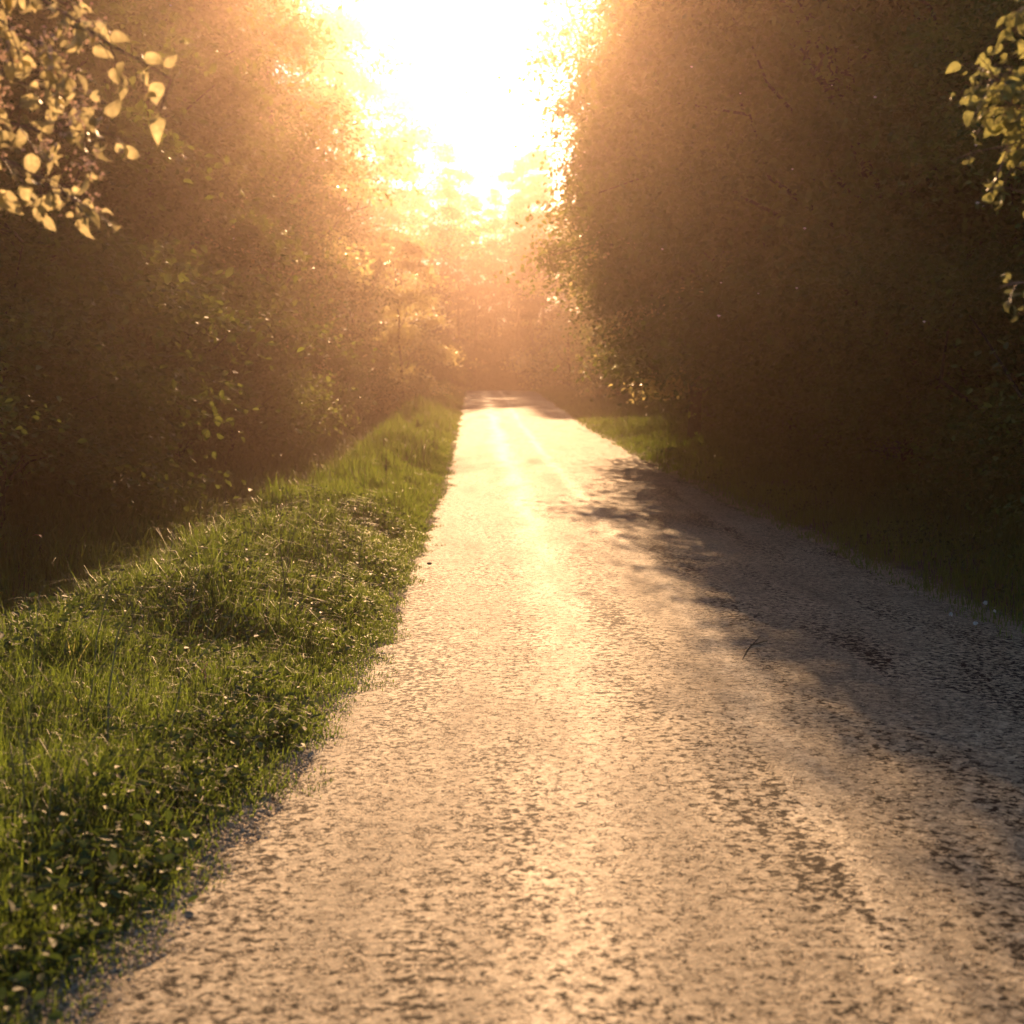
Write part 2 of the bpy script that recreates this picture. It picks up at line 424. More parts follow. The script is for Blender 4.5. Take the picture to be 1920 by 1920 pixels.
def crown_points(rng, H, hb, Rr, ncl, nlf, shape='round', spray=.42, droop=.3, flat=.35):
    """clusters in a lobed crown, leaves in the clusters"""
    t = rng.uniform(0, 1, ncl)
    if shape == 'cone': t = rng.uniform(0, 1, ncl) ** 1.6
    th = rng.uniform(0, 2 * math.pi, ncl)
    ph = rng.uniform(0, 6.28, 6)
    lobes = 1 + .22 * np.sin(2 * th + ph[0] + 3 * t) + .16 * np.sin(5 * th + ph[1] + 9 * t) + .12 * np.sin(3 * th - 14 * t + ph[2])
    if shape == 'cone': prof_ = (1 - t) ** .8 * .95 + .05
    elif shape == 'low': prof_ = np.interp(t, [0, .15, .5, .8, 1], [.75, 1.0, .9, .6, .15])
    else: prof_ = np.interp(t, [0, .12, .35, .6, .85, 1], [.45, .85, 1.0, .88, .55, .12])
    r = Rr * prof_ * lobes * rng.uniform(0, 1, ncl) ** .42
    c = np.stack([r * np.cos(th), r * np.sin(th), hb + t * (H - hb) - droop * r / Rr], 1)
    # gather the clusters into boughs
    nb = max(10, ncl // 16)
    B = c[:nb]; dd = ((c[:, None, :] - B[None]) ** 2 * np.array([1, 1, 2.2])).sum(-1); bi = dd.argmin(1)
    c = c + (B[bi] - c) * rng.uniform(.42, .84, ncl)[:, None]
    c[:, 2] -= .16 * np.hypot(c[:, 0] - B[bi][:, 0], c[:, 1] - B[bi][:, 1])
    k = rng.poisson(nlf, ncl)
    idx = np.repeat(np.arange(ncl), k)
    n = len(idx)
    sc_ = rng.uniform(.6, 1.4, ncl)[idx][:, None]
    off = rng.normal(size=(n, 3)) * np.array([spray, spray, spray * flat]) * sc_
    out = c[idx] * np.array([1, 1, 0]); rl = np.linalg.norm(out, axis=1)[:, None] + 1e-6; out = out / rl
    # sprays slope down outwards
    rad = (off * out).sum(1)
    off[:, 2] -= rad * .35
    nr = rng.normal(size=(n, 3)) * .55 + np.array([0, 0, 1.0]) + out * .25
    nr /= np.linalg.norm(nr, axis=1)[:, None]
    bt = rng.uniform(0, 1, nb)[bi][idx]
    return c, c[idx] + off, nr, bt

def make_tree(name, seed, H, hb, Rr, ncl, nlf, leaf, mat, shape='round', trunk_r=.16, limbs=16, spray=.42, flat=.35, lean=(0, 0)):
    rng = np.random.default_rng(seed)
    root = empty(name, (0, 0, 0))
    c, p, nr, bt = crown_points(rng, H, hb, Rr, ncl, nlf, shape, spray, .3 * Rr / 3, flat)
    if lean != (0, 0):
        for arr in (c, p):
            k = (arr[:, 2] / H)[:, None]
            arr[:, :2] += np.array(lean) * k
    v, f, tone = leaf_cloud(p, nr, leaf, rng)
    tone = tone * .4 + np.repeat(bt, 6) * .6
    mesh_obj('crown', v, f, mat, root, attr={'tone': tone})
    acc = Acc()
    zz = np.linspace(-.3, H * .92, 9)
    wob = np.cumsum(rng.normal(size=(9, 2)) * .08, 0)
    pts = np.stack([wob[:, 0] + lean[0] * np.clip(zz, 0, None) / H, wob[:, 1] + lean[1] * np.clip(zz, 0, None) / H, zz], 1)
    acc.add(*tube(pts, np.linspace(trunk_r, trunk_r * .12, 9) * np.array([1.35] + [1] * 8), 8))
    sel = rng.choice(len(c), min(limbs, len(c)), replace=False)
    for i in sel:
        e = c[i]; h0 = max(e[2] - np.hypot(e[0], e[1]) * .7, hb * .6)
        k = np.interp(h0, pts[:, 2], np.arange(9)); b0 = np.array([np.interp(k, np.arange(9), pts[:, j]) for j in range(3)])
        mid = (b0 + e) / 2 + np.array([0, 0, .25])
        tt = np.linspace(0, 1, 7)[:, None]; ln = np.linalg.norm(e - b0)
        cp = (1 - tt) ** 2 * b0 + 2 * tt * (1 - tt) * (mid + rng.normal(size=3) * .12 * ln) + tt ** 2 * e
        cp[1:-1] += rng.normal(size=(5, 3)) * .035 * ln
        acc.add(*tube(cp, trunk_r * np.linspace(.30, .04, 7), 5))
    mesh_obj('trunk', *acc.get(), M_bark, root, smooth=True)
    return root

protos = {}
protos['beech'] = lambda: make_tree('broadleaf_tree', 11, 17, .9, 4.0, 1500, 46, .15, M_leaf, 'round', .2, 22, .5)
protos['hazel'] = lambda: make_tree('broadleaf_tree', 12, 14, .3, 3.6, 1300, 46, .14, M_leaf, 'low', .16, 20, .5)
protos['maple'] = lambda: make_tree('broadleaf_tree', 13, 20, 1.5, 4.6, 1700, 46, .16, M_leaf, 'round', .24, 24, .55)
protos['fine'] = lambda: make_tree('broadleaf_tree', 19, 14, .3, 3.6, 3400, 56, .075, M_leaf, 'low', .17, 40, .36)
protos['bush'] = lambda: make_tree('shrub', 14, 3.4, .1, 1.8, 420, 40, .085, M_leaf, 'low', .05, 14, .28)
protos['spruce'] = lambda: make_tree('conifer', 15, 21, 1.0, 3.2, 1500, 40, .13, M_needle, 'cone', .2, 20, .5, .25)
protos['overhang'] = lambda: make_tree('broadleaf_tree', 17, 15.5, 5.0, 4.6, 2300, 46, .14, M_leaf, 'round', .22, 26, .5)
protos['lean'] = lambda: make_tree('broadleaf_tree', 21, 8.6, 1.9, 3.6, 2100, 46, .11, M_leaf, 'low', .16, 26, .40, .35, (-3.4, .6))
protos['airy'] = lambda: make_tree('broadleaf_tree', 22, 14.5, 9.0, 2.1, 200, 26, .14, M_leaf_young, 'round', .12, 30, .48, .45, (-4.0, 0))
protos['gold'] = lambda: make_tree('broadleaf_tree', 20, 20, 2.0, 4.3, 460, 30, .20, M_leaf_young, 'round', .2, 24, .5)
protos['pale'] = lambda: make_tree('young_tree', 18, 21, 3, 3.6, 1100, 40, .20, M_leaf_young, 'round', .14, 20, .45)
protos['young'] = lambda: make_tree('young_tree', 16, 8.2, .5, 2.9, 300, 32, .16, M_leaf_young, 'low', .10, 20, .33)
first = {}
def place(kind, x, y, s=1.0, rz=0.0, label='', cat='tree', group=None, sz=None):
    if kind not in first:
        o = first[kind] = protos[kind]()
    else:
        o = copy_tree(first[kind])
    o.location = (x, y, float(gz(x, y)) - .05)
    o.rotation_euler = (0, 0, rz)
    o.scale = (s, s, sz or s)
    tag(o, label, cat, group)
    return o

LG = 'trees of the wood beyond the ditch'
RG = 'trees of the wood behind the shaded verge'
ORD = ['first', 'second', 'third', 'fourth', 'fifth', 'sixth', 'seventh', 'eighth', 'ninth', 'tenth', 'eleventh', 'twelfth', 'thirteenth',
       'fourteenth', 'fifteenth', 'sixteenth', 'seventeenth', 'eighteenth', 'nineteenth', 'twentieth', 'twenty-first', 'twenty-second']
rnd = random.Random(5)
# --- wood on the side of the sunlit verge, first row
L1 = [(-7.6, 6.5, 'fine', .80), (-7.8, 12.5, 'fine', .90), (-7.8, 19, 'hazel', .95), (-8.3, 26, 'beech', .95), (-8.2, 33, 'hazel', 1.0),
      (-9.2, 41, 'maple', .85), (-9.6, 50, 'beech', 1.05), (-14.0, 60, 'maple', .95), (-15.5, 71, 'beech', 1.1), (-16, 83, 'maple', 1.0)]
for i, (x, y, k, s) in enumerate(L1):
    place(k, x, y, s, rnd.uniform(0, 6.28), 'dark leafy tree, %s from the camera in the front row beyond the ditch' % ORD[i], 'tree', LG)
for i, y in enumerate(np.arange(4, 100, 8.0)):
    place(rnd.choice(['beech', 'maple', 'spruce']), -14.5 + rnd.uniform(-1, 1), y + rnd.uniform(-2, 2), rnd.uniform(.85, 1.1), rnd.uniform(0, 6.28),
          'shadowy tree standing deeper in the wood beyond the ditch', 'tree', LG)
# --- wood on the shaded side
R1 = [(7.8, 5.5, 'fine', .9), (7.4, 12, 'fine', .95), (7.2, 18.5, 'fine', 1.05), (7.0, 25, 'maple', .9),
      (7.2, 41, 'maple', .9), (7.8, 50, 'hazel', 1.15), (8.6, 60, 'beech', 1.1), (9.2, 70, 'maple', 1.0), (8.4, 82, 'beech', 1.15)]
for i, (x, y, k, s) in enumerate(R1):
    place(k, x, y, s, rnd.uniform(0, 6.28), 'dark leafy tree, %s from the camera in the front row behind the shaded verge' % ORD[i], 'tree', RG)
place('gold', 4.3, 34, .72, 1.0, 'tall tree on the shaded side whose high crown reaches out over the road', 'tree')
place('lean', 6.3, 27, 1.0, .15, 'tree leaning its wide dark crown over the shaded half of the road, middle of three', 'tree', RG, sz=1.1)
place('lean', 6.25, 19.5, .97, 0, 'tree leaning its wide dark crown over the shaded half of the road, nearest of three', 'tree', RG, sz=1.22)
place('lean', 7.0, 34, 1.1, -.1, 'tree leaning its wide dark crown over the shaded half of the road, farthest of three', 'tree', RG)
place('overhang', 7.9, 43, 1.0, 4.1, 'high crowned tree on the shaded side behind the one reaching over the road', 'tree')
place('hazel', 8.0, 33.5, .9, 2.0, 'low bushy dark tree behind the tall one that reaches over the road', 'tree', RG)
for y in np.arange(4, 100, 8.0):
    place(rnd.choice(['beech', 'maple', 'spruce']), 12.8 + rnd.uniform(-1, 1), y + rnd.uniform(-2, 2), rnd.uniform(.85, 1.1), rnd.uniform(0, 6.28),
          'shadowy tree standing deeper in the wood behind the shaded verge', 'tree', RG)
# --- trees that can be told apart
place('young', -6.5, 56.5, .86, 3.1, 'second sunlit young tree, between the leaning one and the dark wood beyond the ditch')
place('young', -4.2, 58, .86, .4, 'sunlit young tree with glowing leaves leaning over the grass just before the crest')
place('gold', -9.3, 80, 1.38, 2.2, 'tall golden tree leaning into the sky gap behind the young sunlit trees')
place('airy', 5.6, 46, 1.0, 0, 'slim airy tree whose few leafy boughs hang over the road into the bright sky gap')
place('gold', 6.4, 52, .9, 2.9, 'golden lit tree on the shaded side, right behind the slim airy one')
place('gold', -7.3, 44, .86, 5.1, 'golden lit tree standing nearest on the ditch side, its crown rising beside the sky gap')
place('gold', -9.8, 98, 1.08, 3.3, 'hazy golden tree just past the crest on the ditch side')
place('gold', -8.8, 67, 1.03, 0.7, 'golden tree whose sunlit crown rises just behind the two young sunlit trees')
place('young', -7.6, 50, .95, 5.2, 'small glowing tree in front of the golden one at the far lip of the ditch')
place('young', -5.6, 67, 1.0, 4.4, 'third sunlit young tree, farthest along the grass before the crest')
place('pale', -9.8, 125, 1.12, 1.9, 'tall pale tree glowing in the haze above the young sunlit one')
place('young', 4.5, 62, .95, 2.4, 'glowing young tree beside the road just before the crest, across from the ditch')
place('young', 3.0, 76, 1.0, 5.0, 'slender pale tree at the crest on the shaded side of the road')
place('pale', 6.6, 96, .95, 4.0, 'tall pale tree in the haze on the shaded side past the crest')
# --- trees that close the view beyond the crest
FG = 'trees beyond the crest'
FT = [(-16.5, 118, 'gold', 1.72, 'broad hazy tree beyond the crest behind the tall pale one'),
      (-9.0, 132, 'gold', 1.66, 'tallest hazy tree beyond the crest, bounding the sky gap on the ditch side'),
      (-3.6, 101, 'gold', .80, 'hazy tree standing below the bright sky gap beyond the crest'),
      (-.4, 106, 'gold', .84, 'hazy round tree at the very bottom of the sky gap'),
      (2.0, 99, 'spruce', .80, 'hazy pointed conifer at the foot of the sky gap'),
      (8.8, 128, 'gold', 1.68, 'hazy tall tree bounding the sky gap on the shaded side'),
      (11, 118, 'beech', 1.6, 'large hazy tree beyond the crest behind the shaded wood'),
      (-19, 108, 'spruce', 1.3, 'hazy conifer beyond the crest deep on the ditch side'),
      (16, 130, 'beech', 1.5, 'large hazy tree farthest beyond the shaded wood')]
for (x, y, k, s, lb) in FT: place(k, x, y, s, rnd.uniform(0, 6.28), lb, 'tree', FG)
# bare straight trunks standing below the gap
for i, (x, y, r0) in enumerate([(-2.5, 94, .16), (-1.2, 97, .2), (.5, 93, .14), (1.4, 96, .2), (-4.4, 98, .2)]):
    t_ = place('spruce', x, y, .62 + .05 * i, i * 1.3, 'slim dark trunked conifer, %s of the hazy stand right behind the crest' % ORD[i], 'tree', 'slim conifers behind the crest')
# --- shrubs along the feet of the woods
SG = 'shrubs at the foot of the woods'
for i, y in enumerate(np.arange(5, 76, 3.6)):
    place('bush', -6.3 + rnd.uniform(-.5, .3), y + rnd.uniform(-1, 1), rnd.uniform(.75, 1.1), rnd.uniform(0, 6.28),
          'dark low shrub, %s from the camera at the far lip of the ditch' % ORD[i], 'shrub', SG)
for i, y in enumerate(np.arange(6, 76, 3.8)):
    place('bush', 5.9 + float(cx(y)) - 1.0 + rnd.uniform(-.3, .5), y + rnd.uniform(-1, 1), rnd.uniform(.75, 1.1), rnd.uniform(0, 6.28),
          'dark low shrub, %s from the camera where the shaded verge meets the wood' % ORD[i], 'shrub', SG)
for i, (x, y, s) in enumerate(sorted([(-4.0, 86, 1.0), (1.2, 98, 1.3), (-1.5, 104, 1.5), (3.6, 90, 1.3), (-6, 92, 1.5), (5.5, 88, 1.6), (-3.5, 110, 2.0), (0.5, 112, 2.0), (3.4, 108, 2.0)])):
    place('bush', x, y, s, rnd.uniform(0, 6.28), 'leafy bush, %s from the ditch side in the hazy thicket just beyond the crest' % ORD[i], 'shrub', 'bushes beyond the crest')

# far-off wood behind the rows, one mass on each side and one at the end
def far_wood(name, boxes, seed, label):
    rng = np.random.default_rng(seed); C_ = []
    for (x0, x1, y0, y1, h, n) in boxes:
        c = np.stack([rng.uniform(x0, x1, n // 40), rng.uniform(y0, y1, n // 40), h * rng.uniform(0, 1, n // 40) ** .8], 1)
        c[:, 2] *= .75 + .35 * vnoise(c[:, 0] * .25, c[:, 1] * .25, seed)
        c[:, 2] += gz(c[:, 0], c[:, 1])
        C_.append(np.repeat(c, 40, 0) + rng.normal(size=(len(c) * 40, 3)) * np.array([.9, .9, .45]))
    P = np.concatenate(C_); nr = rng.normal(size=P.shape) + np.array([0, 0, .6]); nr /= np.linalg.norm(nr, axis=1)[:, None]
    v, f, tone = leaf_cloud(P, nr, .38, rng)
    o = mesh_obj(name, v, f, M_leaf, attr={'tone': tone}); tag(o, label, 'woodland', None, 'stuff')
far_wood('woodland', [(-26, -17, -4, 120, 20, 70000)], 31, 'dark depths of the wood beyond the ditch')
far_wood('woodland', [(15.5, 24, -4, 120, 20, 70000)], 32, 'dark depths of the wood behind the shaded verge')
far_wood('woodland', [(-40, 40, 113, 123, 17, 60000)], 33, 'distant hazy wood closing the end of the road')

# ------------------------------------------------------------------ grass
def grass(name, n, lat0, lat1, y0, y1, hfun, w, seed, label, bend=.35, ypow=1.0, mat=None, dens=None):
    rng = np.random.default_rng(seed)
    y = y0 + (y1 - y0) * rng.uniform(0, 1, n) ** ypow
    l = rng.uniform(lat0, lat1, n)
    # tufts
    tx = (vnoise(l * 3, y * 3, seed) - .5) * .25; l = l + tx
    if dens is not None:
        keep = rng.uniform(0, 1, n) < dens(l, y); y = y[keep]; l = l[keep]; n = len(y)
    x = cx(y) + l; z = gz(x, y)
    h = hfun(l, y) * rng.uniform(.45, 1.25, n)
    ww = w(y) * rng.uniform(.6, 1.4, n)
    a = rng.uniform(0, 2 * math.pi, n)
    side = np.stack([np.cos(a), np.sin(a), 0 * a], 1)
    a2 = rng.uniform(0, 2 * math.pi, n)
    bd = np.stack([np.cos(a2), np.sin(a2), 0 * a2], 1) * (h * np.minimum(rng.gamma(2, bend / 2, n), .85))[:, None]
    base = np.stack([x, y, z - .01], 1); up = np.array([0, 0, 1.])
    m1 = base + bd * .12 + up * (h * .45)[:, None]
    m2 = base + bd * .50 + up * (h * .80)[:, None]
    tip = base + bd * 1.0 + up * (h * .97 - np.linalg.norm(bd, axis=1) * .3)[:, None]
    sw = side * ww[:, None] * .5
    v = np.stack([base - sw, base + sw, m1 - sw, m1 + sw, m2 - sw * .7, m2 + sw * .7, tip], 1).reshape(-1, 3)
    o = np.arange(n)[:, None] * 7
    q = np.concatenate([o + np.array([[0, 1, 3, 2]]), o + np.array([[2, 3, 5, 4]])])
    t = o + np.array([[4, 5, 6]])
    tone = np.clip(rng.uniform(0, 1, n) * .6 + .4 * vnoise(x * .9, y * .9, 9), 0, 1)
    ob = mesh_obj(name, v, [q, t], mat or M_grass, smooth=True, attr={'tone': np.repeat(tone, 7)})
    tag(ob, label, 'grass', None, 'stuff')
    return ob
def hl(l, y):   # height grows away from the road
    s = -l - HALF
    return np.interp(s, [-.1, .1, .35, .9, 1.6, 2.3], [.02, .05, .13, .25, .27, .14]) * (.72 + 1.25 * vnoise(l * 2.1, y * 1.5, 4) * (.5 + vnoise(l * 6, y * 6, 14)))
def hr(l, y):
    s = l - HALF
    return np.interp(s, [-.1, .15, .6, 1.4, 2.6], [.06, .12, .20, .28, .34]) * (.5 + 1.0 * vnoise(l * 1.7, y * 1.3, 6))
def fade(l, y):
    s = np.abs(l) - HALF
    return np.clip((s + .2 + (vnoise(l * 4, y * 4, 8) - .5) * .38) / .16, 0, 1) * (.7 + .3 * (vnoise(l * 3.3, y * 3.3, 18) > .34))
grass('grass', 190000, -4.7, -1.82, 2.3, 15, hl, lambda y: .0032 + .00022 * y, 41, 'sunlit green grass with stray blades on the verge nearest the camera', bend=.5, ypow=1.2, dens=fade)
grass('grass', 150000, -4.6, -1.84, 15, 90, lambda l, y: hl(l, y) * np.interp(y, [15, 40], [1.0, 1.3]), lambda y: .004 + .00022 * y, 42, 'golden backlit grass on the verge towards the crest', bend=.22, ypow=1.4, dens=fade)
grass('grass', 120000, 1.84, 5.4, 4, 90, hr, lambda y: .004 + .00022 * y, 43, 'dim grass of the shaded verge across the road', ypow=1.7, dens=fade)
grass('grass', 1000, -4.5, -2.35, 3.0, 40, lambda l, y: .62 + 0 * y, lambda y: .004 + .0002 * y, 44, 'tall thin flowering stalks standing above the sunlit grass', bend=.45, ypow=1.3, mat=M_straw)

grass('undergrowth', 60000, -9.5, -4.1, 5, 80, lambda l, y: .38 + .3 * vnoise(l * 1.1, y * 1.1, 24), lambda y: .009 + .0003 * y, 45, 'dark rank undergrowth filling the ditch and the foot of the wood', bend=.6, ypow=1.5, mat=M_leaf)

# broad leaved weeds amongst the grass
def herbs(name, n, lat0, lat1, y0, y1, zf, size, seed, label, ypow=1.2):
    rng = np.random.default_rng(seed)
    nc = n // 14
    y = y0 + (y1 - y0) * rng.uniform(0, 1, nc) ** ypow; l = rng.uniform(lat0, lat1, nc)
    patch = vnoise(l * 1.4, y * 1.1, 21) > .42; y = y[patch]; l = l[patch]; nc = len(y)
    h = zf(l, y)
    idx = np.repeat(np.arange(nc), 14); m = len(idx)
    yy = y[idx] + rng.normal(size=m) * .07; ll = l[idx] + rng.normal(size=m) * .07
    x = cx(yy) + ll
    P = np.stack([x, yy, gz(x, yy) + h[idx] * rng.uniform(.35, 1.1, m)], 1)
    nr = rng.normal(size=(m, 3)) * .55 + np.array([0, 0, 1]); nr /= np.linalg.norm(nr, axis=1)[:, None]
    v, f, tone = leaf_cloud(P, nr, size, rng, .6)
    o = mesh_obj(name, v, f, M_herb, attr={'tone': tone}, smooth=False); tag(o, label, 'weeds', None, 'stuff')
herbs('weeds', 30000, -4.6, -2.12, 2.4, 16, lambda l, y: hl(l, y) * .95, .042, 51, 'low dark leafy weeds with glinting leaves among the nearest grass')
herbs('weeds', 16000, 2.3, 5.2, 5, 40, lambda l, y: hr(l, y) * .7, .05, 52, 'low leafy weeds in the shade across the road', 1.5)

# loose grit along the edges of the road
def grit(name, n, seed, label, side):
    rng = np.random.default_rng(seed)
    y = 2.4 + 38 * rng.uniform(0, 1, n) ** 1.8
    l = side * (HALF + rng.normal(size=n) * .10 + .03)
    x = cx(y) + l; z = np.maximum(gz(x, y), prof(y) - .005) + .004
    s = rng.uniform(.003, .012, n) * rng.uniform(.4, 1, n)
    oct_ = np.array([[1, 0, 0], [0, 1, 0], [-1, 0, 0], [0, -1, 0], [0, 0, .7], [0, 0, -.7]], float)
    d = oct_[None] * s[:, None, None] * rng.uniform(.6, 1.3, (n, 6, 1))
    v = (np.stack([x, y, z], 1)[:, None, :] + d).reshape(-1, 3)
    ft = np.array([[0, 1, 4], [1, 2, 4], [2, 3, 4], [3, 0, 4], [1, 0, 5], [2, 1, 5], [3, 2, 5], [0, 3, 5]])
    f = (np.arange(n)[:, None, None] * 6 + ft[None]).reshape(-1, 3)
    tag(mesh_obj(name, v, f, M_stone), label, 'gravel', None, 'stuff')
grit('gravel', 42000, 61, 'loose pale grit along the sunlit edge of the road', -1)
grit('gravel', 8000, 62, 'loose grit along the shaded edge of the road', 1)

# ------------------------------------------------------------------ near trees whose branches hang into view
def leaf_shape(L, W, curl, rng):
    """an ovate pointed leaf hanging from its stalk: grid 3 x 6, folded along the midrib"""
    t = np.linspace(0, 1, 7); w = W * np.sin(np.pi * t ** .75) ** .8 * (1 - .25 * t); w[-1] = .0006; w[0] = .0012
    rows = []
    for ti, wi in zip(t, w):
        bend_ = curl * ti * ti
        yv = L * ti * math.cos(bend_ * .8); zv = -L * ti * math.sin(bend_ * .8)
        rows.append([(-wi / 2, yv, zv + wi * .22), (0, yv, zv), (wi / 2, yv, zv + wi * .22)])
    v = np.array(rows).reshape(-1, 3)
    f = []
    for i in range(6):
        for j in range(2): f.append((i * 3 + j, i * 3 + j + 1, i * 3 + j + 4, i * 3 + j + 3))
    return v, np.array(f)
def rot_to(d, nrm):
    d = d / np.linalg.norm(d); s = np.cross(d, nrm); s /= np.linalg.norm(s) + 1e-9; n2 = np.cross(s, d)
    return np.stack([s, d, n2], 0)      # rows: local x,y,z axes
def hanging_tree(name, base, trunk_pts, branches, seed, leafL, mat, label, blossoms=0, leaf_gap=.03, trunk_r=.07):
    """branches: list of polylines (world metres) from the trunk to the tip; side twigs and leaves grow along the outer part"""
    rng = np.random.default_rng(seed)
    root = empty(name, base); b0 = np.array(base)
    tag(root, label, 'tree')
    acc = Acc(); acc.add(*tube(np.array(trunk_pts) - b0, np.linspace(trunk_r, trunk_r * .4, len(trunk_pts)), 9))
    mesh_obj('trunk', *acc.get(), M_bark, root, smooth=True)
    lv, lf, lt, ln = [], [], [], 0
    bv, bf, bt, bn = [], [], [], 0
    for (pts, start, dens, tw, bl) in branches:
        P = np.array(pts, float)
        seg = np.linalg.norm(np.diff(P, axis=0), axis=1); L_ = np.concatenate([[0], np.cumsum(seg)]); tot = L_[-1]
        S = np.linspace(0, tot, 24); Q = np.stack([np.interp(S, L_, P[:, i]) for i in range(3)], 1)
        # round the corners
        for _ in range(3): Q[1:-1] = (Q[:-2] + 2 * Q[1:-1] + Q[2:]) / 4
        Q[1:-1] += rng.normal(size=(22, 3)) * .006
        br = Acc(); br.add(*tube(Q - b0, np.linspace(.011, .0018, 24), 6))
        def put_leaf(p, d):
            nonlocal ln
            Ls = leafL * rng.choice([.45, .7, .9, 1.1, 1.25]) * rng.uniform(.85, 1.15)
            nrm = rng.normal(size=3) * .7 + np.array([0, -.5, .5])
            v, f = leaf_shape(Ls, Ls * rng.uniform(.55, .78), rng.uniform(.2, 1.3), rng)
            v = v @ rot_to(d, nrm) + (p - b0)
            lv.append(v); lf.append(f + ln); ln += len(v); lt.append(np.full(len(v), rng.uniform()))
        s = start * tot
        while s < tot:
            p = np.array([np.interp(s, S, Q[:, i]) for i in range(3)])
            q = np.array([np.interp(min(s + .05, tot), S, Q[:, i]) for i in range(3)]); dirn = q - p
            if np.linalg.norm(dirn) < 1e-5: dirn = Q[-1] - Q[-2]
            dirn /= np.linalg.norm(dirn)
            if rng.uniform() < tw:      # side twig
                d = dirn * .5 + rng.normal(size=3) * .55 + np.array([0, 0, -.15]); d /= np.linalg.norm(d)
                tl = rng.uniform(.05, .16)
                e = p + d * tl + np.array([0, 0, -.02]); mid = (p + e) / 2 + np.array([0, 0, .008])
                br.add(*tube(np.array([p, mid, e]) - b0, [.0022, .0017, .0009], 4))
                for k in range(rng.integers(2, 5)):
                    tt = rng.uniform(.4, 1); pp = p + (e - p) * tt
                    dd = d * .6 + rng.normal(size=3) * .6 + np.array([0, 0, -.6]); dd /= np.linalg.norm(dd)
                    st = pp + dd * .02
                    br.add(*tube(np.array([pp, st]) - b0, [.0009, .0007], 3))
                    put_leaf(st, dd)
                if rng.uniform() < bl:
                    for k in range(26):
                        o = rng.normal(size=3) * .022; c_ = e + o
                        for q5 in range(4):
                            dd = rng.normal(size=3); dd /= np.linalg.norm(dd); s2 = np.cross(dd, rng.normal(size=3)); s2 /= np.linalg.norm(s2) + 1e-9
                            pl = .010
                            v = np.array([c_, c_ + dd * pl * .6 + s2 * pl * .35, c_ + dd * pl, c_ + dd * pl * .6 - s2 * pl * .35]) - b0
                            bv.append(v); bf.append(np.array([[0, 1, 2, 3]]) + bn); bn += 4; bt.append(np.full(4, rng.uniform()))
            else:
                dd = dirn * .3 + rng.normal(size=3) * .6 + np.array([0, 0, -.7]); dd /= np.linalg.norm(dd)
                st = p + dd * .022
                br.add(*tube(np.array([p, st]) - b0, [.0009, .0007], 3))
                put_leaf(st, dd)
            s += leaf_gap / dens * rng.uniform(.5, 1.5)
        mesh_obj('branch', *br.get(), M_twig, root, smooth=True)
    mesh_obj('leaves', np.concatenate(lv), np.concatenate(lf), mat, root, smooth=True, attr={'tone': np.concatenate(lt)})
    if bv: mesh_obj('blossom', np.concatenate(bv), np.concatenate(bf), M_blossom, root, attr={'tone': np.concatenate(bt)})
    return root

# pixel (1920 frame) and distance -> metres; used to lay out what hangs where
CA, SA = math.cos(R(4.55)), math.sin(R(4.55))
def at(px, py, d):
    a = (px - 960) / 2688.; b = (960 - py) / 2688.
    # forward (0,CA,-SA) up (0,SA,CA)
    fy, fz = CA + b * SA, -SA + b * CA
    k = d / fy
    return (a * k, d, 1.48 + fz * k)
tx, ty = -2.9, 4.4
tz = float(gz(tx, ty))
tt = [(tx, ty, tz - .1), (tx + .04, ty, 1.2), (tx, ty - .05, 2.4), (tx + .1, ty, 3.6), (tx + .05, ty, 4.6)]
D = 3.9
BL = [([(tx, ty, 2.6), at(-150, -60, D), at(60, -40, D), at(130, 30, D), at(200, 70, D), at(262, 112, D), at(322, 150, D)], .42, 1.25, .30, .0),
      ([(tx, ty, 2.5), at(-160, -20, D), at(0, 30, D), at(60, 70, D), at(135, 125, D)], .5, 1.5, .75, .45),
      ([(tx, ty, 2.4), at(-160, 40, D), at(-20, 120, D), at(60, 155, D), at(150, 195, D + .1)], .5, 1.45, .8, .5),
      ([(tx, ty, 2.3), at(-150, 120, D), at(-20, 220, D), at(80, 238, D), at(195, 262, D)], .5, 1.4, .8, .5),
      ([(tx, ty, 2.2), at(-160, 180, D), at(-20, 300, D), at(70, 318, D), at(150, 372, D), at(165, 415, D)], .5, 1.6, .6, .25),
      ([(tx, ty, 2.2), at(-160, 260, D), at(-60, 330, D), at(0, 360, D)], .55, 1.0, .5, .3),
      ([(tx, ty, 2.0), at(-170, 400, D), at(-70, 490, D), at(-15, 525, D)], .7, .6, .3, .0),
      ([(tx, ty, 2.7), at(-150, -120, D), at(0, -60, D), at(90, -20, D), at(150, 20, D + .1)], .5, 1.2, .7, .5)]
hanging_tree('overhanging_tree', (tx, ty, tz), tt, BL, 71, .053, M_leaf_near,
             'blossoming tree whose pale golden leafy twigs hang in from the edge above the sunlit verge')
tx, ty = 3.5, 4.9
tz = float(gz(tx, ty))
tt = [(tx, ty, tz - .1), (tx - .04, ty, 1.2), (tx, ty - .05, 2.6), (tx - .1, ty, 4.2)]
D = 4.2
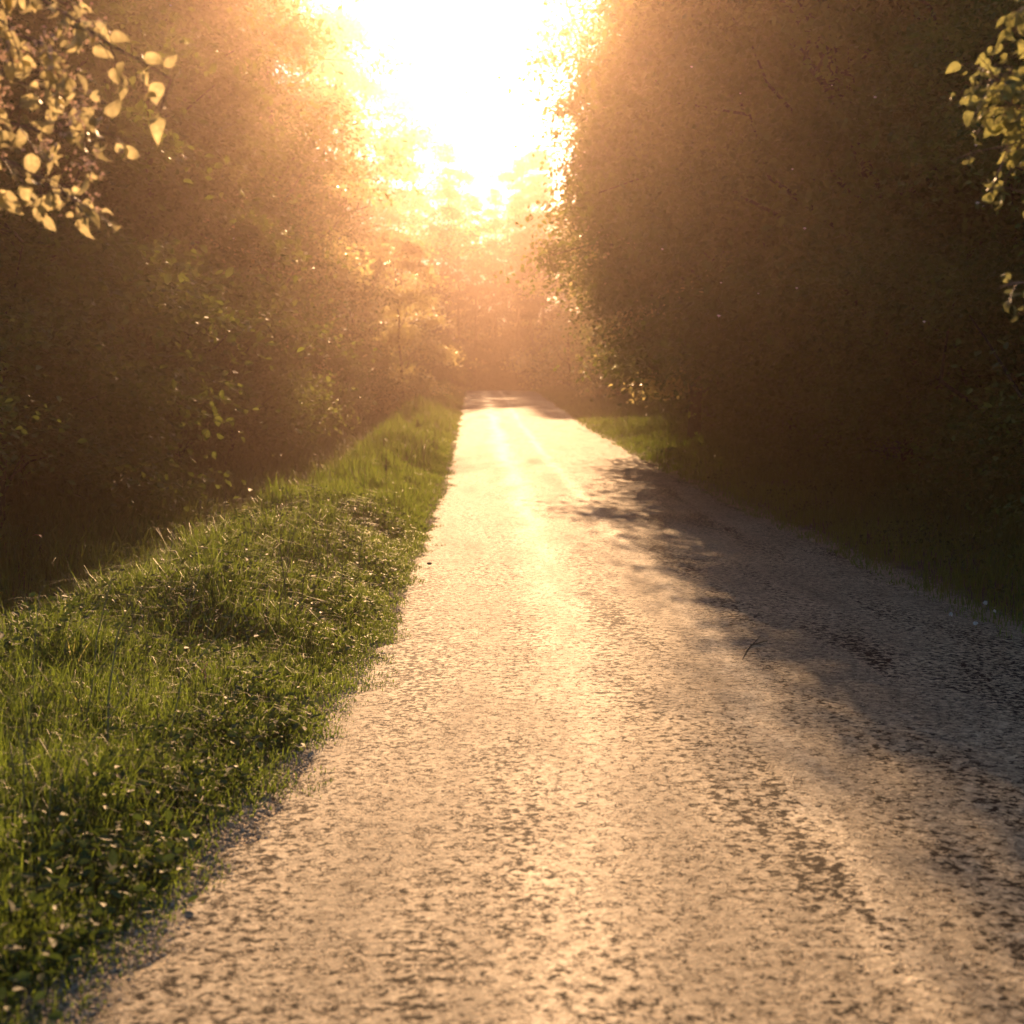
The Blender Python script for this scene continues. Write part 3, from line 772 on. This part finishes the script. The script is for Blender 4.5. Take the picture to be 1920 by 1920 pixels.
BR = [([(tx, ty, 3.0), at(2100, 120, D), at(1960, 150, D), at(1890, 165, D), at(1850, 150, D)], .55, 2.8, .7, .0),
      ([(tx, ty, 2.8), at(2100, 200, D), at(1960, 190, D), at(1890, 215, D), at(1870, 200, D)], .55, 2.8, .7, .0),
      ([(tx, ty, 2.7), at(2100, 230, D), at(1980, 240, D), at(1900, 260, D), at(1885, 275, D)], .55, 2.8, .7, .0),
      ([(tx, ty, 3.2), at(2100, -60, D), at(1970, -20, D), at(1905, 20, D), at(1893, 40, D)], .6, 2.4, .6, .0),
      ([(tx, ty, 2.5), at(2100, 330, D), at(1990, 345, D), at(1925, 365, D)], .75, .8, .3, .0),
      ([(tx, ty, 2.2), at(2100, 480, D), at(1990, 520, D), at(1930, 530, D), at(1890, 535, D)], .68, .9, .5, .0)]
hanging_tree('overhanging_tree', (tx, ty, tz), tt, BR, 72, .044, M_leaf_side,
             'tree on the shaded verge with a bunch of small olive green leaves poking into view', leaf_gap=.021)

# ------------------------------------------------------------------ small things
def blob(acc, c, r, rng, squash=1.0):
    """a small uneven pebble-like body: 3 rings"""
    th = np.linspace(0, 2 * math.pi, 8, endpoint=False); vs = [np.array(c) + np.array([0, 0, -r * squash])]
    for ph in (-.6, 0, .6):
        for t in th: vs.append(np.array(c) + r * rng.uniform(.85, 1.12) * np.array([math.cos(t) * math.cos(ph), math.sin(t) * math.cos(ph), math.sin(ph) * squash]))
    vs.append(np.array(c) + np.array([0, 0, r * squash])); f = []
    for i in range(2):
        for j in range(8): f.append((1 + i * 8 + j, 1 + i * 8 + (j + 1) % 8, 9 + i * 8 + (j + 1) % 8, 9 + i * 8 + j))
    for j in range(8): f.append((0, 1 + (j + 1) % 8, 1 + j, 0)); f.append((25, 17 + j, 17 + (j + 1) % 8, 25))
    acc.add(np.array(vs), np.array(f))
def finish(name, acc, mat, parent=None, smooth=True):
    v, f = acc.get()
    quads = f[(f[:, 0] != f[:, 3])]; tris = f[(f[:, 0] == f[:, 3])][:, :3]
    return mesh_obj(name, v, [x for x in (quads, tris) if len(x)], mat, parent, smooth=smooth)
def ground_at(px, py):      # where the line of sight through a point of the photo meets the ground
    d = 3.0
    while d < 80:
        p = at(px, py, d)
        if p[2] <= max(float(gz(p[0], d)), float(prof(d)) + .0): return p
        d += .02
    return p
rng = np.random.default_rng(99)
def daisy(px, py, h, r, label):
    x, y, _ = ground_at(px, py); x += 0; z = float(gz(x, y))
    root = empty('white_flower', (x, y, z)); tag(root, label, 'flower', 'white flowers at the edge of the shaded verge')
    a_ = Acc(); a_.add(*tube([(0, 0, 0), (.01, -.01, h * .6), (.0, -.02, h)], [.0018, .0015, .0012], 5)); mesh_obj('stem', *a_.get(), M_grass, root, attr={'tone': np.full(15, .5)})
    vs, fs = [], []
    for k in range(40):
        d = rng.normal(size=3) + np.array([0, -.2, .6]); d /= np.linalg.norm(d); s2 = np.cross(d, rng.normal(size=3)); s2 /= np.linalg.norm(s2)
        c = np.array([0, -.02, h]); n = len(vs)
        vs += [c, c + d * r * .6 + s2 * r * .22, c + d * r, c + d * r * .6 - s2 * r * .22]; fs.append((n, n + 1, n + 2, n + 3))
    mesh_obj('flower_head', np.array(vs), np.array(fs), M_white, root)
daisy(1845, 1150, .07, .019, 'white clover flower standing highest in the dark grass by the road edge')
daisy(1862, 1160, .05, .015, 'smaller white flower close below the highest white clover')
daisy(1781, 1163, .04, .017, 'white clover flower on the very edge of the shaded road')
daisy(1827, 1180, .04, .018, 'white clover flower between the road edge one and the corner of the verge')

def stone(px, py, r, mat, label, cat='stone'):
    x, y, _ = ground_at(px, py); z = float(prof(y)) + .05
    a_ = Acc(); blob(a_, (0, 0, 0), r, rng, .6)
    o = finish('stone', a_, mat); o.location = (x, y, z + r * .3); tag(o, label, cat)
stone(805, 1066, .022, M_darkstone, 'small black stone lying on the sunlit road close to the grass')
stone(1523, 1022, .03, M_stone, 'pale stone at the foot of the shaded grass where the verge meets the road')
x, y, _ = ground_at(1410, 1220)
a_ = Acc(); a_.add(*tube([(-.12, -.40, .0), (-.05, -.12, .002), (.02, .1, .0), (.12, .40, .002)], [.002, .004, .0035, .0015], 6))
a_.add(*tube([(.0, .05, .004), (.12, .16, .012)], [.005, .002], 5))
o = mesh_obj('fallen_twig', *a_.get(), M_bark, smooth=True); o.location = (x, y, float(prof(y)) + .057); tag(o, 'dark thin twig lying on the road in the shade of the trees', 'twig')
# drifting seeds catching the light
SP = [(1509, 428, 7, .006), (1641, 182, 6, .005), (1348, 592, 7, .007), (1297, 125, 8, .006), (1242, 467, 8, .005), (1352, 530, 8, .005), (1494, 540, 7, .005),
      (1733, 603, 6, .005), (1830, 272, 5, .004), (1388, 175, 9, .005), (1486, 317, 8, .005), (640, 232, 9, .006), (600, 262, 9, .005), (637, 447, 9, .006), (1833, 380, 5, .005),
      (320, 10, 7, .005), (438, 447, 8, .004), (1422, 550, 8, .004), (1560, 160, 8, .004)]
seed_mesh = None
for (px, py, d, r) in SP:
    if seed_mesh is None:
        a_ = Acc(); blob(a_, (0, 0, 0), 1.0, rng, .8)
        for k in range(12):
            e = rng.normal(size=3); e /= np.linalg.norm(e); a_.add(*tube([e * .6, e * 1.6], [.10, .04], 3))
        seed_mesh = finish('drifting_seed', a_, M_seed); o = seed_mesh
    else:
        o = seed_mesh.copy(); col.objects.link(o)
    o.location = at(px, py, d); o.scale = (r * 1.15, r * 1.15, r)
    tag(o, 'tiny sunlit seed drifting in the air in front of the trees', 'seed', 'seeds drifting in the evening light')
# an orange leaf in the dark undergrowth, caught by a stray ray
px_, py_ = 78, 1008
v, f = leaf_shape(.07, .045, .5, rng)
o = mesh_obj('dead_leaf', v, f, M_deadleaf, smooth=True); p = at(px_, py_, 9.5); o.location = p; o.rotation_euler = (.5, .2, 1.3)
tag(o, 'single orange dead leaf caught in the dark ditch vegetation', 'leaf')
# broad bright blades and a seed spike rising from the nearest grass
def tuft(px, py, n, h, w, label, fan=.25):
    x, y, _ = ground_at(px, py); z = float(gz(x, y)); root = empty('grass_tuft', (x, y, z - .01)); tag(root, label, 'grass tuft', 'broad bladed tufts in the sunlit verge')
    for k in range(n):
        a = rng.uniform(0, 6.28); hh = h * rng.uniform(.6, 1.1); b_ = np.array([math.cos(a), math.sin(a), 0]) * fan * hh * rng.uniform(.3, 1.2)
        o0 = rng.normal(size=3) * .02; o0[2] = 0; t = np.linspace(0, 1, 8)[:, None]
        c = o0 + b_ * t ** 2 + np.array([0, 0, hh]) * (t - .12 * t ** 3)
        sd_ = np.array([1, .2 * rng.normal(), 0]) * w * rng.uniform(.7, 1.2) * .5
        ww = np.sin(np.pi * (.25 + .75 * t[:, 0]) ** .9)[:, None] * 1.0 + .02
        v = np.stack([c - sd_ * ww, c + np.array([0, .004, 0]) * ww, c + sd_ * ww], 1).reshape(-1, 3)
        f = grid_faces(3, 8)
        mesh_obj('blade', v, f, M_leaf_side if k % 2 else M_grass, root, smooth=True, attr={'tone': np.full(24, .9)})
tuft(140, 1330, 6, .40, .013, 'tallest bright yellow green blades rising from the near grass')
tuft(175, 1400, 4, .26, .014, 'short broad bright blades just below the tallest bright ones', .4)
tuft(60, 1190, 5, .34, .008, 'long thin arching blades at the dark rim of the ditch', 1.3)
tuft(270, 1060, 5, .30, .008, 'wispy arching blades further along the rim of the ditch', 1.2)
tuft(470, 970, 5, .30, .009, 'stiff crossed stalks on the rim of the verge midway to the crest', .9)
tuft(635, 870, 5, .40, .010, 'pale upright stalks on the rim of the verge nearest the crest', .3)
x, y, _ = ground_at(385, 1345); z = float(gz(x, y)); root = empty('seed_spike', (x, y, z)); tag(root, 'pinkish seed spike standing alone in the near grass', 'plant')
a_ = Acc(); a_.add(*tube([(0, 0, 0), (.01, 0, .14), (.0, .0, .26)], [.002, .0018, .0012], 5)); mesh_obj('stem', *a_.get(), M_straw, root)
a_ = Acc()
for k in range(26): blob(a_, (rng.normal() * .006, rng.normal() * .006, .13 + k * .0055), .006 * (1 - k / 50), rng)
finish('seed_head', a_, M_blossom, root)

# ------------------------------------------------------------------ haze
hz_m, nt = new_mat('thin_evening_haze')
pv = N(nt, 'ShaderNodeVolumePrincipled')
pv.inputs['Color'].default_value = (1.0, .74, .62, 1)
pv.inputs['Density'].default_value = .0018
pv.inputs['Anisotropy'].default_value = .872
o_ = N(nt, 'ShaderNodeOutputMaterial'); nt.links.new(pv.outputs[0], o_.inputs['Volume'])
x0, x1, y0, y1, z0, z1 = -950, 950, -250, 1300, -2.2, 40
v = np.array([(x0, y0, z0), (x1, y0, z0), (x1, y1, z0), (x0, y1, z0), (x0, y0, z1), (x1, y0, z1), (x1, y1, z1), (x0, y1, z1)], float)
f = np.array([(0, 3, 2, 1), (4, 5, 6, 7), (0, 1, 5, 4), (1, 2, 6, 5), (2, 3, 7, 6), (3, 0, 4, 7)])
hz = mesh_obj('haze', v, f, hz_m)
tag(hz, 'thin warm haze glowing towards the low sun', 'haze', None, 'stuff')
